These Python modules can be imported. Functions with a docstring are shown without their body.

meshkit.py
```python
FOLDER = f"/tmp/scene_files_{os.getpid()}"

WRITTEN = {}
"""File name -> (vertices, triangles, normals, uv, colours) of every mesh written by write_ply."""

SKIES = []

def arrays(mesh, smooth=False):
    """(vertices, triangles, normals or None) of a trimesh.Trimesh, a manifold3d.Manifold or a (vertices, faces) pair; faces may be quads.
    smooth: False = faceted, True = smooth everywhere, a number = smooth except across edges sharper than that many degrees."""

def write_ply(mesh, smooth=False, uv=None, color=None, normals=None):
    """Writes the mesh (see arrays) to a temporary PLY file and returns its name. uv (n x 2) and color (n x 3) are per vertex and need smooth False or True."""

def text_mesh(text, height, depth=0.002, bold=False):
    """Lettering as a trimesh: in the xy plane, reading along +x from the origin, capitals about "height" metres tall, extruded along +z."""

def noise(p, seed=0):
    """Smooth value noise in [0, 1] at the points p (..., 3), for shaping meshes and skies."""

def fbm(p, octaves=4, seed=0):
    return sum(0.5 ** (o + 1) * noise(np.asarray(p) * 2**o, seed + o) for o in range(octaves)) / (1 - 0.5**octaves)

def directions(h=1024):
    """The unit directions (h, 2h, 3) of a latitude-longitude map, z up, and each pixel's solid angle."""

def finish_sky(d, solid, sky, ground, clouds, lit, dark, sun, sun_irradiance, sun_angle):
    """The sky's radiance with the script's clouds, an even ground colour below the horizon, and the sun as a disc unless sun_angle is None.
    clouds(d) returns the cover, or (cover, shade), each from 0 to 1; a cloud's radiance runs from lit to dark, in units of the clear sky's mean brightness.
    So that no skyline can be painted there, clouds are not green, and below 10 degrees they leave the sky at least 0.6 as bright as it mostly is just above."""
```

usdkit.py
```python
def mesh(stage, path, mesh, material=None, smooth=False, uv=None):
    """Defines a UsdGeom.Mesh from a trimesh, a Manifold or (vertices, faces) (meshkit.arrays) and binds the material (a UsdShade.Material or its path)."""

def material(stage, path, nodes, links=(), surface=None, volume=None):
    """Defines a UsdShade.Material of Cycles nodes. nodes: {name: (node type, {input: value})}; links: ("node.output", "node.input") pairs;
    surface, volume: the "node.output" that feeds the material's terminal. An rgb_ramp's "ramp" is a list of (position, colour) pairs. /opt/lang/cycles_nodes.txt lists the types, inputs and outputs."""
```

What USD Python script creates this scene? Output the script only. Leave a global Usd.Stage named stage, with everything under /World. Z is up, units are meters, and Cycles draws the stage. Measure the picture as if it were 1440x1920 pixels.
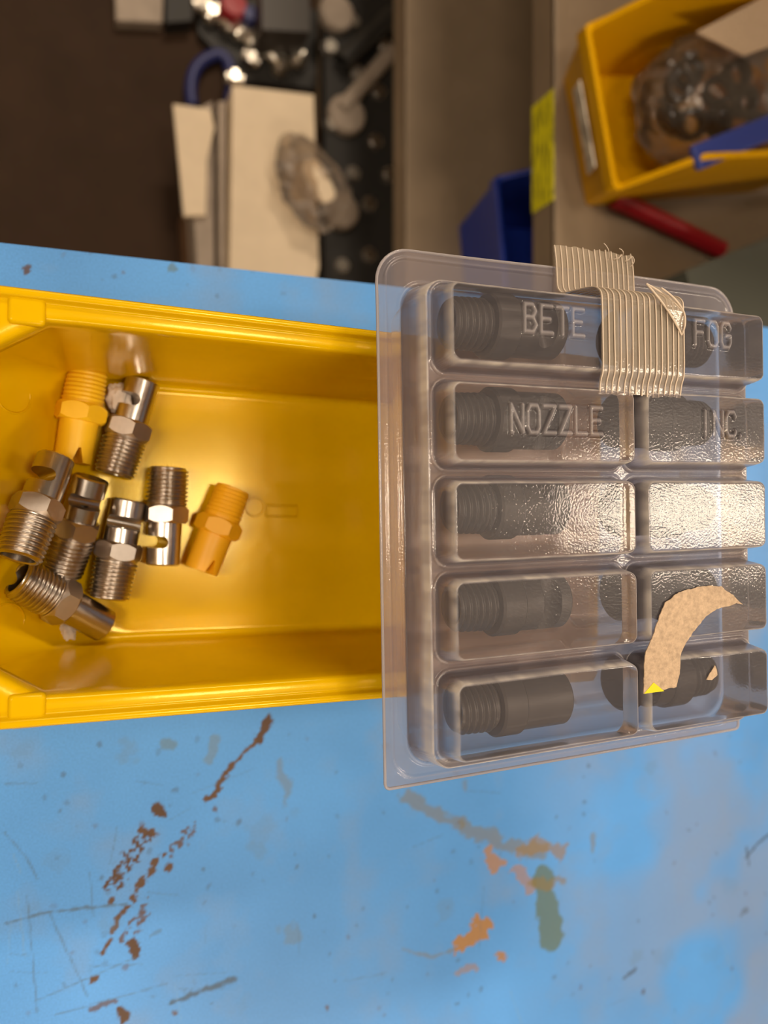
import math, random
import numpy as np
import trimesh, usdkit, meshkit
import manifold3d as m3
from shapely.geometry import Polygon, LineString
from pxr import Usd, UsdGeom, UsdLux, UsdShade, Sdf, Gf, Vt

stage = Usd.Stage.CreateInMemory()
UsdGeom.SetStageUpAxis(stage, 'Z'); UsdGeom.SetStageMetersPerUnit(stage, 1.0)
UsdGeom.Xform.Define(stage, '/World'); UsdGeom.Scope.Define(stage, '/World/Looks')
PI = math.pi

# ------------------------------------------------------------------ camera, lamps, exposure
FPX, TILT, CAMH = 1400.0, math.radians(22.5), 0.278
R_ = np.array([math.cos(TILT), 0, math.sin(TILT)])
U_ = np.array([0, 1.0, 0])
D_ = np.array([math.sin(TILT), 0, -math.cos(TILT)])
EYE = np.array([0, 0, CAMH])
cam = UsdGeom.Camera.Define(stage, '/World/camera')
cam.CreateHorizontalApertureAttr(36.0); cam.CreateFocalLengthAttr(36.0 * FPX / 1440)
cam.CreateFStopAttr(35.0 / 3.0); cam.CreateFocusDistanceAttr(0.203)
cam.CreateClippingRangeAttr(Gf.Vec2f(0.01, 100)); cam.CreateExposureAttr(0.14)
cam.AddTransformOp().Set(Gf.Matrix4d(*R_, 0, *U_, 0, *(-D_), 0, *EYE, 1))


def lamp(name, x, y, z, w, l, power, color=(1.0, 0.83, 0.64)):
    a = UsdLux.RectLight.Define(stage, '/World/' + name)
    a.CreateWidthAttr(w); a.CreateHeightAttr(l); a.CreateIntensityAttr(power); a.CreateColorAttr(Gf.Vec3f(*color))
    a.AddTranslateOp().Set(Gf.Vec3d(x, y, z))


lamp('ceiling_lamp', 2.10, 0.00, 2.02, 1.1, 0.24, 30.0)
lamp('ceiling_lamp_001', 0.38, 0.00, 2.02, 0.36, 0.22, 45.0)
lamp('ceiling_lamp_002', -1.20, 0.00, 2.02, 1.1, 0.24, 30.0)  # unseen lamp added to even out the room light
lamp('ceiling_lamp_003', 0.45, 2.20, 2.02, 1.1, 0.24, 62.0)  # unseen lamp, added as fill and raised to brighten the carton
lamp('ceiling_lamp_004', 0.45, -2.20, 2.02, 1.1, 0.24, 48.0)  # another added unseen fill lamp, lifting the near side of the bench

# ------------------------------------------------------------------ helpers
used = set()


def numbered(name, parent='/World'):
    k, n = 0, name
    while parent + '/' + n in used:
        k += 1; n = '%s_%03d' % (name, k)
    used.add(parent + '/' + n)
    return parent + '/' + n


def tag(o, label=None, cat=None, group=None, kind=None):
    p = o.GetPrim() if hasattr(o, 'GetPrim') else o
    for k, v in (('label', label), ('category', cat), ('group', group), ('kind', kind)):
        if v: p.SetCustomDataByKey(k, v)
    return p


def thing(name, label=None, cat=None, M=None, group=None, kind=None):
    x = UsdGeom.Xform.Define(stage, numbered(name))
    x.AddTransformOp().Set(gf(M if M is not None else np.eye(4)))
    tag(x, label, cat, group, kind)
    return x.GetPrim()


def gf(M):
    return Gf.Matrix4d(*[float(v) for v in np.asarray(M).T.ravel()])


def obj(name, mesh, mat, parent=None, smooth=False, color=None, label=None):
    path = numbered(name, str(parent.GetPath()) if parent is not None else '/World')
    m = usdkit.mesh(stage, path, mesh, mat, smooth=smooth)
    if color is not None:
        UsdGeom.PrimvarsAPI(m).CreatePrimvar('col', Sdf.ValueTypeNames.Color3fArray, 'vertex').Set(Vt.Vec3fArray.FromNumpy(np.asarray(color, np.float32)))
    if label: tag(m, label)
    return m.GetPrim()


def dup(root, M, label=None, group=None):
    was = root.GetCustomData()
    base = root.GetName()
    if base[-4:-3] == '_' and base[-3:].isdigit(): base = base[:-4]
    r = thing(base, label or was['label'], was['category'], M, group or was.get('group'))
    r.GetReferences().AddInternalReference(root.GetPath()); r.SetInstanceable(True)
    return r


def at(px, py, z):
    "the point at height z where the photo shows pixel (px, py)"
    v = D_ + (px - 720) / FPX * R_ + (960 - py) / FPX * U_
    return EYE + v * ((z - CAMH) / v[2])


def frame(origin, zdir, up=(0, 0, 1), roll=0.0):
    "a matrix whose z axis is zdir"
    z = np.asarray(zdir, float); z = z / np.linalg.norm(z)
    u = np.asarray(up, float)
    if abs(z @ u) > 0.99: u = np.array([1.0, 0, 0])
    x = np.cross(u, z); x /= np.linalg.norm(x); y = np.cross(z, x)
    c, s = math.cos(roll), math.sin(roll)
    M = np.eye(4); M[:3, 0] = c * x + s * y; M[:3, 1] = -s * x + c * y; M[:3, 2] = z; M[:3, 3] = origin
    return M


def moved(M, mesh):
    v, f, _ = meshkit.arrays(mesh)
    return trimesh.Trimesh(v @ M[:3, :3].T + M[:3, 3], f, process=False)


def place(x=0, y=0, z=0, rz=0):
    M = np.eye(4); c, s = math.cos(rz), math.sin(rz)
    M[:2, :2] = [[c, -s], [s, c]]; M[:3, 3] = (x, y, z)
    return M


def rbox(sx, sy, sz, r=0.001, seg=8):
    "a box with rounded edges, centred"
    pts = [m3.Manifold.sphere(r, seg).translate((i * (sx / 2 - r), j * (sy / 2 - r), k * (sz / 2 - r))) for i in (-1, 1) for j in (-1, 1) for k in (-1, 1)]
    return moved(np.eye(4), m3.Manifold.batch_hull(pts))


def tube(points, r, sides=12, caps=True, n=None):
    p = np.asarray(points, float)
    if n:
        from scipy.interpolate import CubicSpline
        t = np.concatenate([[0], np.cumsum(np.linalg.norm(np.diff(p, axis=0), axis=1))])
        p = CubicSpline(t, p)(np.linspace(0, t[-1], n))
    d = np.gradient(p, axis=0); d /= np.linalg.norm(d, axis=1, keepdims=True)
    a = np.cross(d[0], [0, 0, 1.0] if abs(d[0][2]) < 0.9 else [1.0, 0, 0]); a /= np.linalg.norm(a)
    rr = np.broadcast_to(r, (len(p),)); ang = np.arange(sides) * 2 * PI / sides; V = []
    for i in range(len(p)):
        a = a - d[i] * (a @ d[i]); a /= np.linalg.norm(a); b = np.cross(d[i], a)
        V.append(p[i] + rr[i] * (np.cos(ang)[:, None] * a + np.sin(ang)[:, None] * b))
    V = np.vstack(V); F = []
    for i in range(len(p) - 1):
        for j in range(sides):
            k = (j + 1) % sides
            F.append([i * sides + j, i * sides + k, (i + 1) * sides + k, (i + 1) * sides + j])
    F = np.array(F); F = np.vstack([F[:, [0, 1, 2]], F[:, [0, 2, 3]]])
    if caps:
        n0 = len(V); V = np.vstack([V, p[:1], p[-1:]]); o = (len(p) - 1) * sides
        F = np.vstack([F, [[n0, (j + 1) % sides, j] for j in range(sides)], [[n0 + 1, o + j, o + (j + 1) % sides] for j in range(sides)]])
    return trimesh.Trimesh(V, F, process=False)


def lathe(profile, n=48):
    "profile of (r, z) turned about z"
    p = np.asarray(profile, float); ang = np.arange(n) * 2 * PI / n
    V = np.stack([p[:, None, 0] * np.cos(ang), p[:, None, 0] * np.sin(ang), np.broadcast_to(p[:, None, 1], (len(p), n))], -1).reshape(-1, 3)
    F = []
    for i in range(len(p) - 1):
        for j in range(n):
            k = (j + 1) % n
            F.append([i * n + j, i * n + k, (i + 1) * n + k, (i + 1) * n + j])
    F = np.array(F); F = np.vstack([F[:, [0, 1, 2]], F[:, [0, 2, 3]]])
    return trimesh.Trimesh(V, F, process=False)


def plate(pts2d, z0, z1):
    "a flat sheet of any outline, with thickness"
    g = Polygon(pts2d).buffer(0)
    g = max(getattr(g, 'geoms', [g]), key=lambda q: q.area)
    m = trimesh.creation.extrude_polygon(g, z1 - z0, engine='earcut'); m.apply_translation((0, 0, z0))
    return m


def cat(*ms):
    return trimesh.util.concatenate([moved(np.eye(4), m) for m in ms])


# ------------------------------------------------------------------ materials
def mat(name, color, rough=0.5, metallic=0.0, var=0.0, vscale=200, bump=0.0, bscale=800, spec=0.5, color2=None, coat=0.0, tint=(1, 1, 1)):
    nodes = {'p': ('principled_bsdf', {'base_color': color, 'roughness': rough, 'metallic': metallic, 'specular_ior_level': spec, 'specular_tint': tint, 'coat_weight': coat, 'coat_roughness': 0.1}), 'g': ('geometry', {}), 'tc': ('texture_coordinate', {})}
    links = []
    if var or color2:
        c2 = color2 or tuple(min(1, c * (1 - var)) for c in color)
        nodes['n'] = ('noise_texture', {'scale': vscale, 'detail': 4.0, 'roughness': 0.6})
        nodes['r'] = ('rgb_ramp', {'ramp': [(0.3, c2), (0.7, color)]})
        links += [('tc.object', 'n.vector'), ('n.fac', 'r.fac'), ('r.color', 'p.base_color')]
    if bump:
        nodes['bn'] = ('noise_texture', {'scale': bscale, 'detail': 3.0}); nodes['b'] = ('bump', {'strength': 1.0, 'distance': bump})
        links += [('tc.object', 'bn.vector'), ('bn.fac', 'b.height'), ('b.normal', 'p.normal')]
    return usdkit.material(stage, '/World/Looks/' + name, nodes, links, surface='p.BSDF')


def clear_film(name, tint, graze, veil=0.06, veil_color=(0.8, 0.76, 0.72), ior=1.5, rough=0.08, bump=0.00002, bscale=1100, bump2=0.0, veil_edge=0.30, formed=False, rough2=0.3, thick=0.14):
    """thin clear plastic sheet: see-through, darker seen edge-on, with a mirror-like skin and a little haze.
    formed: the sheet's 'col' attribute gives painted edge glints (r), thick lid film and tray haze (g), painted dark creases (b)"""
    nodes = {
        'tc': ('texture_coordinate', {}), 'n': ('noise_texture', {'scale': bscale, 'detail': 1.0}), 'b': ('bump', {'strength': 1.0, 'distance': bump}),
        'lw': ('layer_weight', {'blend': 0.5}), 'pw': ('math', {'math_type': 'power', 'value2': 2.2}), 'mx': ('mix', {'color1': tint, 'color2': graze}),
        'vr': ('map_range', {'from_min': 0.0, 'from_max': 0.75, 'to_min': veil, 'to_max': veil_edge, 'clamp': True}),
        't': ('transparent_bsdf', {}), 'd': ('diffuse_bsdf', {'color': veil_color}), 'tl': ('translucent_bsdf', {'color': veil_color}), 'dm': ('mix_closure', {'fac': 0.25}), 'v': ('mix_closure', {}),
        'f': ('fresnel', {'IOR': ior}), 'g1': ('glossy_bsdf', {'color': (1, 1, 1), 'roughness': rough}), 'g2': ('glossy_bsdf', {'color': (1, 1, 1), 'roughness': rough2}), 'gl': ('mix_closure', {'fac': 0.45}), 'o': ('mix_closure', {})}
    links = [('tc.object', 'n.vector'), ('n.fac', 'b.height'), ('b.normal', 'g1.normal'), ('b.normal', 'g2.normal'), ('g1.BSDF', 'gl.closure1'), ('g2.BSDF', 'gl.closure2'),
             ('lw.facing', 'pw.value1'), ('pw.value', 'mx.fac'), ('pw.value', 'vr.value'), ('d.BSDF', 'dm.closure1'), ('tl.BSDF', 'dm.closure2'),
             ('t.BSDF', 'v.closure1'), ('dm.closure', 'v.closure2'), ('f.fac', 'o.fac'), ('v.closure', 'o.closure1'), ('gl.closure', 'o.closure2')]
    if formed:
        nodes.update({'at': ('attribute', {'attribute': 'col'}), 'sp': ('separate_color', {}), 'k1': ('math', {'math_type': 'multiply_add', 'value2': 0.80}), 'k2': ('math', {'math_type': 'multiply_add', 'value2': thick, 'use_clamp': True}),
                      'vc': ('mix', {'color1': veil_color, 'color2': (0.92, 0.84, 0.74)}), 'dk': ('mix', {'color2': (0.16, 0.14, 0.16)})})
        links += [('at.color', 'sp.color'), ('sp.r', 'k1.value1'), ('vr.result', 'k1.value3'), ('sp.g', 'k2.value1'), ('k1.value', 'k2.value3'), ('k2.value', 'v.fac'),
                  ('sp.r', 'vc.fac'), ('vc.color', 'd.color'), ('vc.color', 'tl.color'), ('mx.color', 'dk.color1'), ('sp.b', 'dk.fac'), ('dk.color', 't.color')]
    else:
        links += [('vr.result', 'v.fac'), ('mx.color', 't.color')]
    return usdkit.material(stage, '/World/Looks/' + name, nodes, links, surface='o.closure')


def vertex_paint(name, rough=0.42, bump=0.00004):
    nodes = {'a': ('attribute', {'attribute': 'col'}), 'p': ('principled_bsdf', {'roughness': rough, 'specular_ior_level': 0.4}), 'tc': ('texture_coordinate', {}),
             'n': ('noise_texture', {'scale': 350.0, 'detail': 2.0}), 'b': ('bump', {'strength': 1.0, 'distance': bump}),
             'n2': ('noise_texture', {'scale': 1400.0, 'detail': 1.0}), 'r2': ('rgb_ramp', {'ramp': [(0.3, (0.93, 0.93, 0.93)), (0.7, (1.05, 1.05, 1.05))]}), 'm': ('mix', {'mix_type': 'multiply', 'fac': 1.0})}
    links = [('a.color', 'm.color1'), ('tc.object', 'n2.vector'), ('n2.fac', 'r2.fac'), ('r2.color', 'm.color2'), ('m.color', 'p.base_color'), ('tc.object', 'n.vector'), ('n.fac', 'b.height'), ('b.normal', 'p.normal')]
    return usdkit.material(stage, '/World/Looks/' + name, nodes, links, surface='p.BSDF')


MAT = {
    'wall': mat('wall_paint', (0.62, 0.55, 0.45), 0.8),
    'floor': mat('concrete', (0.046, 0.0235, 0.0115), 0.8, spec=0.25, var=0.35, vscale=9, bump=0.001, bscale=60),
    'paint': vertex_paint('blue_paint'),
    'yellow': mat('yellow_plastic', (0.74, 0.44, 0.001), 0.15, var=0.10, vscale=30, bump=0.00001, bscale=1500, spec=0.40, tint=(1.0, 0.82, 0.30)),
    'yellow_rim': mat('yellow_mark', (0.72, 0.42, 0.01), 0.4),
    'steel': mat('machined_steel', (0.56, 0.51, 0.46), 0.27, 1.0, var=0.12, vscale=300, bump=0.00001, bscale=2500),
    'steel_hex': mat('milled_steel', (0.52, 0.46, 0.41), 0.38, 1.0, var=0.12, vscale=300, bump=0.00001, bscale=2500),
    'bore': mat('dark_bore', (0.02, 0.018, 0.016), 0.7),
    'yellow_nozzle': mat('yellow_nylon', (0.95, 0.57, 0.01), 0.45),
    'orange_nozzle': mat('amber_nylon', (0.86, 0.43, 0.008), 0.45),
    'pvc': mat('grey_pvc', (0.095, 0.09, 0.085), 0.42, var=0.12, vscale=150),
    'pvc_dark': mat('dark_pvc', (0.035, 0.032, 0.029), 0.5),
    'lint': mat('lint', (0.75, 0.66, 0.58), 0.8),
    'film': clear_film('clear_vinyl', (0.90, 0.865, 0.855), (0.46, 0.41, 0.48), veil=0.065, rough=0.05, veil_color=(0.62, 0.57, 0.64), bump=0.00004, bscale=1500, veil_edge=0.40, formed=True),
    'film_back': clear_film('hazy_vinyl', (0.90, 0.865, 0.855), (0.46, 0.41, 0.48), veil=0.065, rough=0.08, veil_color=(0.58, 0.49, 0.45), bump=0.00004, bscale=1500, veil_edge=0.40, formed=True, thick=0.66),  # thick here only sets haze that imitates refraction through stacked layers
    'tape': clear_film('tape_film', (0.93, 0.90, 0.86), (0.7, 0.65, 0.6), veil=0.38, veil_color=(0.72, 0.60, 0.46), bump=0.0001, veil_edge=0.6),
    'strand': mat('glass_strand', (0.66, 0.54, 0.42), 0.5),
    'kraft': mat('torn_paper', (0.62, 0.45, 0.30), 0.9, var=0.35, vscale=700, bump=0.0002, bscale=900),
    'print_yellow': mat('yellow_print', (0.75, 0.66, 0.01), 0.7),
    'shelf': mat('beige_enamel', (0.30, 0.222, 0.146), 0.5, var=0.15, vscale=20),
    'bin_amber': mat('amber_plastic', (0.74, 0.38, 0.001), 0.45, spec=0.3, tint=(1.0, 0.82, 0.3)),
    'bin_blue': mat('blue_plastic', (0.014, 0.045, 0.40), 0.45),
    'red': mat('red_rubber', (0.33, 0.008, 0.015), 0.45),
    'white': mat('white_card', (0.86, 0.70, 0.50), 0.8, var=0.08, vscale=30),
    'cream': mat('cream_card', (0.42, 0.34, 0.27), 0.8, var=0.2, vscale=40),
    'brown': mat('brown_card', (0.12, 0.055, 0.02), 0.8),
    'black': mat('black_rubber', (0.022, 0.02, 0.018), 0.6),
    'dark': mat('dark_plastic', (0.05, 0.042, 0.036), 0.5),
    'greygreen': mat('grey_green_enamel', (0.075, 0.078, 0.062), 0.6),
    'bluetube': mat('blue_tube', (0.02, 0.025, 0.12), 0.45),
    'bluestrap': mat('blue_strap', (0.035, 0.055, 0.27), 0.45),
    'zinc': mat('bright_zinc', (0.78, 0.72, 0.62), 0.3, 1.0),
    'bag': clear_film('poly_bag', (0.80, 0.76, 0.72), (0.5, 0.46, 0.42), veil=0.10, veil_color=(0.5, 0.42, 0.34), rough=0.16, ior=1.4, bump=0.0008, bscale=60),
}
# printed label: dark lines of small print too blurred to read
MAT['warning'] = usdkit.material(stage, '/World/Looks/warning_print', {
    'tc': ('texture_coordinate', {}), 'mp': ('mapping', {'scale': (60, 60, 330)}), 'n': ('noise_texture', {'scale': 1.0, 'detail': 3.0}), 'r': ('rgb_ramp', {'ramp': [(0.36, (0.34, 0.30, 0.01)), (0.50, (0.92, 0.84, 0.004))]}),
    'p': ('principled_bsdf', {'roughness': 0.6})}, [('tc.object', 'mp.vector'), ('mp.vector', 'n.vector'), ('n.fac', 'r.fac'), ('r.color', 'p.base_color')], surface='p.BSDF')
MAT['card_print'] = usdkit.material(stage, '/World/Looks/card_print', {
    'tc': ('texture_coordinate', {}), 'n': ('noise_texture', {'scale': 90.0, 'detail': 3.0}), 'r': ('rgb_ramp', {'ramp': [(0.38, (0.40, 0.35, 0.28)), (0.50, (0.82, 0.74, 0.60))]}),
    'p': ('principled_bsdf', {'roughness': 0.7})}, [('tc.object', 'n.vector'), ('n.fac', 'r.fac'), ('r.color', 'p.base_color')], surface='p.BSDF')

# ------------------------------------------------------------------ structure: floor
FLOOR = -0.90
def room_slab(name, size, at_, m, label, c):
    b = trimesh.creation.box(size); b.apply_translation(at_)
    tag(obj(name, b, MAT[m]), label, c, kind='structure')


room_slab('floor', (7, 7, 0.1), (0.4, 0.4, FLOOR - 0.05), 'floor', 'dark brown concrete workshop floor', 'floor')
room_slab('ceiling', (7, 7, 0.1), (0.4, 0.4, 2.10), 'wall', 'pale workshop ceiling carrying the lamps', 'ceiling')
room_slab('wall_left', (0.1, 7, 2.95), (-3.15, 0.4, 0.575), 'wall', 'beige workshop wall on the left', 'wall')
room_slab('wall_right', (0.1, 7, 2.95), (3.95, 0.4, 0.575), 'wall', 'beige workshop wall on the right', 'wall')
room_slab('wall_back', (7, 0.1, 2.95), (0.4, 3.95, 0.575), 'wall', 'beige workshop wall beyond the shelving', 'wall')
room_slab('wall_front', (7, 0.1, 2.95), (0.4, -3.15, 0.575), 'wall', 'beige workshop wall behind the camera', 'wall')

# ------------------------------------------------------------------ workbench with a worn blue top
rng = np.random.default_rng(7)


def painted_top():
    xs = np.concatenate([np.linspace(-0.9, -0.06, 30)[:-1], np.arange(-0.06, 0.362, 0.0006)])
    ys = np.concatenate([np.linspace(-0.75, -0.272, 25)[:-1], np.arange(-0.272, 0.0903, 0.0006)])
    X, Y = np.meshgrid(xs, ys, indexing='ij')
    P = np.stack([X, Y, np.zeros_like(X)], -1)
    blue = np.array([0.092, 0.315, 0.74])
    n1, n2, n3 = meshkit.fbm(P * 18, 4, 1), meshkit.fbm(P * 60, 4, 2), meshkit.fbm(P * 900, 2, 3)
    C = blue * (0.80 + 0.40 * n1[..., None])
    grey = np.array([0.18, 0.29, 0.50])
    k = np.clip((n2 - 0.50) * 3.0, 0, 1)[..., None] * 0.45
    C = C * (1 - k) + grey * k
    # cleaner bright bands and a greyed region at the right
    gr = np.clip((X - 0.17) / 0.1, 0, 1) * np.clip((meshkit.fbm(P * 25, 3, 11) - 0.40) * 4, 0, 1) * (Y < -0.03)
    C = C * (1 - 0.62 * gr[..., None]) + np.array([0.22, 0.29, 0.45]) * 0.62 * gr[..., None]

    def w(px): return np.array([at(a, b, 0)[:2] for a, b in px])

    def stain(px, width, color, amount=1.0, rag=0.6, freq=500, seed=5, soft=0.0005, hole=0.0):
        nonlocal C
        line = w(px); width = width * 0.001; pad = 2.5 * width + 0.003
        lo, hi = line.min(0) - pad, line.max(0) + pad
        i0, i1 = np.searchsorted(xs, [lo[0], hi[0]]); j0, j1 = np.searchsorted(ys, [lo[1], hi[1]])
        if i1 - i0 < 1 or j1 - j0 < 1: return
        Pb = P[i0:i1, j0:j1]
        wx = (meshkit.fbm(Pb * 260, 3, seed + 100) - 0.5) * width * 2.2 * rag; wy = (meshkit.fbm(Pb * 260, 3, seed + 200) - 0.5) * width * 2.2 * rag
        d = np.full(Pb.shape[:2], 9.0)
        for a, b in zip(line[:-1], line[1:]):
            Q = np.stack([Pb[..., 0] + wx, Pb[..., 1] + wy], -1) - a
            e = b - a; t = np.clip(Q @ e / max(e @ e, 1e-12), 0, 1)
            d = np.minimum(d, np.linalg.norm(Q - t[..., None] * e, axis=-1))
        nz = meshkit.fbm(Pb * freq, 3, seed)
        edge = width * (1 + rag * (nz - 0.5) * 2)
        k = np.clip((edge - d) / soft + 0.5, 0, 1) * amount
        if hole: k = k * np.clip((nz - hole) * 8 + 0.5, 0, 1)
        C[i0:i1, j0:j1] = C[i0:i1, j0:j1] * (1 - k[..., None]) + np.asarray(color) * k[..., None]

    RUST, RUST2, ORANGE, OCHRE, GREY = (0.085, 0.042, 0.022), (0.105, 0.054, 0.028), (0.37, 0.175, 0.014), (0.19, 0.155, 0.055), (0.075, 0.12, 0.17)
    # chain of rust chips at the lower left
    stain([(500, 1352), (488, 1378), (478, 1392)], 1.5, RUST, 1, 0.8, 600, 3)
    stain([(470, 1395), (432, 1435), (418, 1455)], 0.9, RUST2, 1, 1.1, 700, 4)
    stain([(415, 1462), (398, 1485), (380, 1500)], 1.1, RUST2, 1, 1.2, 700, 4)
    stain([(394, 1522), (395, 1523)], 0.8, RUST2, 0.8, 0.8, 700, 6)
    stain([(287, 1518), (297, 1526)], 2.0, RUST, 1, 0.6, 500, 8)
    stain([(258, 1560), (275, 1565)], 1.5, RUST2, 1, 1.1, 700, 9)
    stain([(262, 1575), (240, 1600), (215, 1640), (203, 1660)], 2.3, RUST, 1, 0.7, 900, 12, hole=0.46)
    stain([(352, 1555), (335, 1580), (310, 1600)], 2.0, RUST2, 0.9, 1.0, 900, 14, hole=0.50)
    stain([(308, 1625), (305, 1632)], 1.5, RUST2, 1, 0.7, 800, 15)
    stain([(290, 1605), (275, 1630), (253, 1660), (232, 1700)], 1.1, RUST2, 1, 1.3, 600, 17, hole=0.40)
    stain([(225, 1705), (212, 1725), (198, 1748)], 0.9, RUST2, 1, 1.0, 700, 18)
    stain([(194, 1765), (178, 1790)], 0.8, RUST2, 1, 0.8, 700, 19)
    stain([(265, 1690), (250, 1725), (235, 1738), (218, 1765)], 1.0, RUST2, 0.9, 1.3, 700, 20, hole=0.45)
    stain([(262, 1715), (250, 1745)], 1.5, RUST2, 0.8, 1.2, 1000, 21, hole=0.52)
    stain([(235, 1770), (243, 1790)], 1.4, RUST, 1, 1.0, 700, 22)
    stain([(196, 1692), (198, 1690)], 1.0, RUST2, 1, 0.6, 500, 23)
    stain([(158, 1842), (166, 1838)], 1.0, RUST2, 1, 0.8, 700, 24)
    stain([(155, 1895), (200, 1882)], 0.9, RUST2, 0.8, 1.1, 700, 25); stain([(212, 1898), (220, 1915)], 1.3, RUST, 1, 0.7, 700, 26)
    stain([(315, 1906), (316, 1907)], 0.9, RUST2, 0.9, 0.8, 700, 27); stain([(600, 1900), (601, 1901)], 0.8, RUST2, 0.8, 0.8, 700, 27)
    # ochre and orange stains in the middle
    stain([(755, 1502), (800, 1530), (860, 1560)], 2.1, OCHRE, 0.55, 0.9, 260, 31, 0.0012)
    stain([(860, 1560), (930, 1590), (1010, 1610)], 2.6, OCHRE, 0.55, 1.0, 260, 32, 0.0015)
    stain([(908, 1608), (924, 1632)], 3.0, ORANGE, 0.75, 0.9, 350, 33)
    stain([(965, 1608), (1000, 1598), (1040, 1615)], 3.2, (0.26, 0.165, 0.04), 0.65, 1.0, 350, 34, 0.001)
    stain([(960, 1640), (990, 1680)], 2.0, (0.35, 0.18, 0.05), 0.6, 1.2, 350, 35)
    stain([(1010, 1665), (1018, 1720), (1025, 1770)], 6.2, (0.105, 0.155, 0.095), 0.80, 0.35, 220, 36, 0.001)
    stain([(990, 1670), (1045, 1665)], 2.4, (0.22, 0.16, 0.05), 0.6, 1.0, 350, 37, 0.001)
    stain([(885, 1738), (902, 1748), (880, 1768), (848, 1788)], 3.0, ORANGE, 0.9, 1.0, 450, 38)
    stain([(845, 1790), (800, 1805), (745, 1790)], 0.7, OCHRE, 0.5, 1.1, 350, 39, 0.001)
    stain([(928, 1802), (930, 1808)], 1.8, ORANGE, 0.85, 0.9, 600, 40)
    stain([(855, 1835), (878, 1828)], 2.6, (0.30, 0.18, 0.09), 0.6, 1.1, 400, 41, 0.001)
    stain([(1105, 1580), (1103, 1610)], 1.2, OCHRE, 0.5, 0.9, 350, 42, 0.001)
    stain([(515, 1440), (535, 1480), (525, 1515)], 1.4, (0.16, 0.18, 0.17), 0.5, 1.0, 350, 43, 0.0015)
    stain([(865, 1480), (868, 1490)], 1.2, OCHRE, 0.4, 0.9, 350, 42, 0.001)
    stain([(305, 1395), (318, 1402)], 1.6, (0.12, 0.18, 0.19), 0.6, 0.9, 350, 44, 0.001); stain([(398, 1390), (385, 1425)], 1.7, (0.15, 0.19, 0.18), 0.5, 0.7, 350, 45, 0.001)
    stain([(525, 1750), (540, 1765)], 2.4, (0.15, 0.19, 0.19), 0.4, 0.9, 350, 46, 0.002)
    # dark scuffs
    stain([(0, 1732), (60, 1715), (140, 1705), (225, 1700)], 0.45, GREY, 0.75, 1.2, 500, 51, 0.0006)
    stain([(310, 1885), (360, 1865), (430, 1840)], 0.85, (0.05, 0.075, 0.10), 0.8, 1.0, 500, 52, 0.0008)
    stain([(270, 1760), (290, 1750)], 0.5, GREY, 0.5, 1.0, 500, 53)
    stain([(1392, 1625), (1415, 1600), (1440, 1580)], 0.7, (0.05, 0.07, 0.10), 0.7, 0.9, 500, 54); stain([(1392, 1605), (1398, 1640)], 0.6, (0.05, 0.07, 0.10), 0.6, 0.9, 500, 54)
    stain([(1160, 1850), (1180, 1835)], 0.9, (0.06, 0.08, 0.11), 0.7, 0.9, 500, 55); stain([(1380, 1735), (1390, 1725)], 1.2, (0.09, 0.12, 0.17), 0.6, 0.9, 500, 56)
    for ln in ([(40, 1680), (55, 1900)], [(80, 1710), (150, 1870)], [(0, 1560), (40, 1610), (60, 1650)], [(50, 1880), (240, 1800)], [(90, 1905), (300, 1850)], [(0, 1470), (60, 1468)]):
        stain(ln, 0.22, GREY, 0.55, 1.2, 500, 57, 0.0005)
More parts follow.
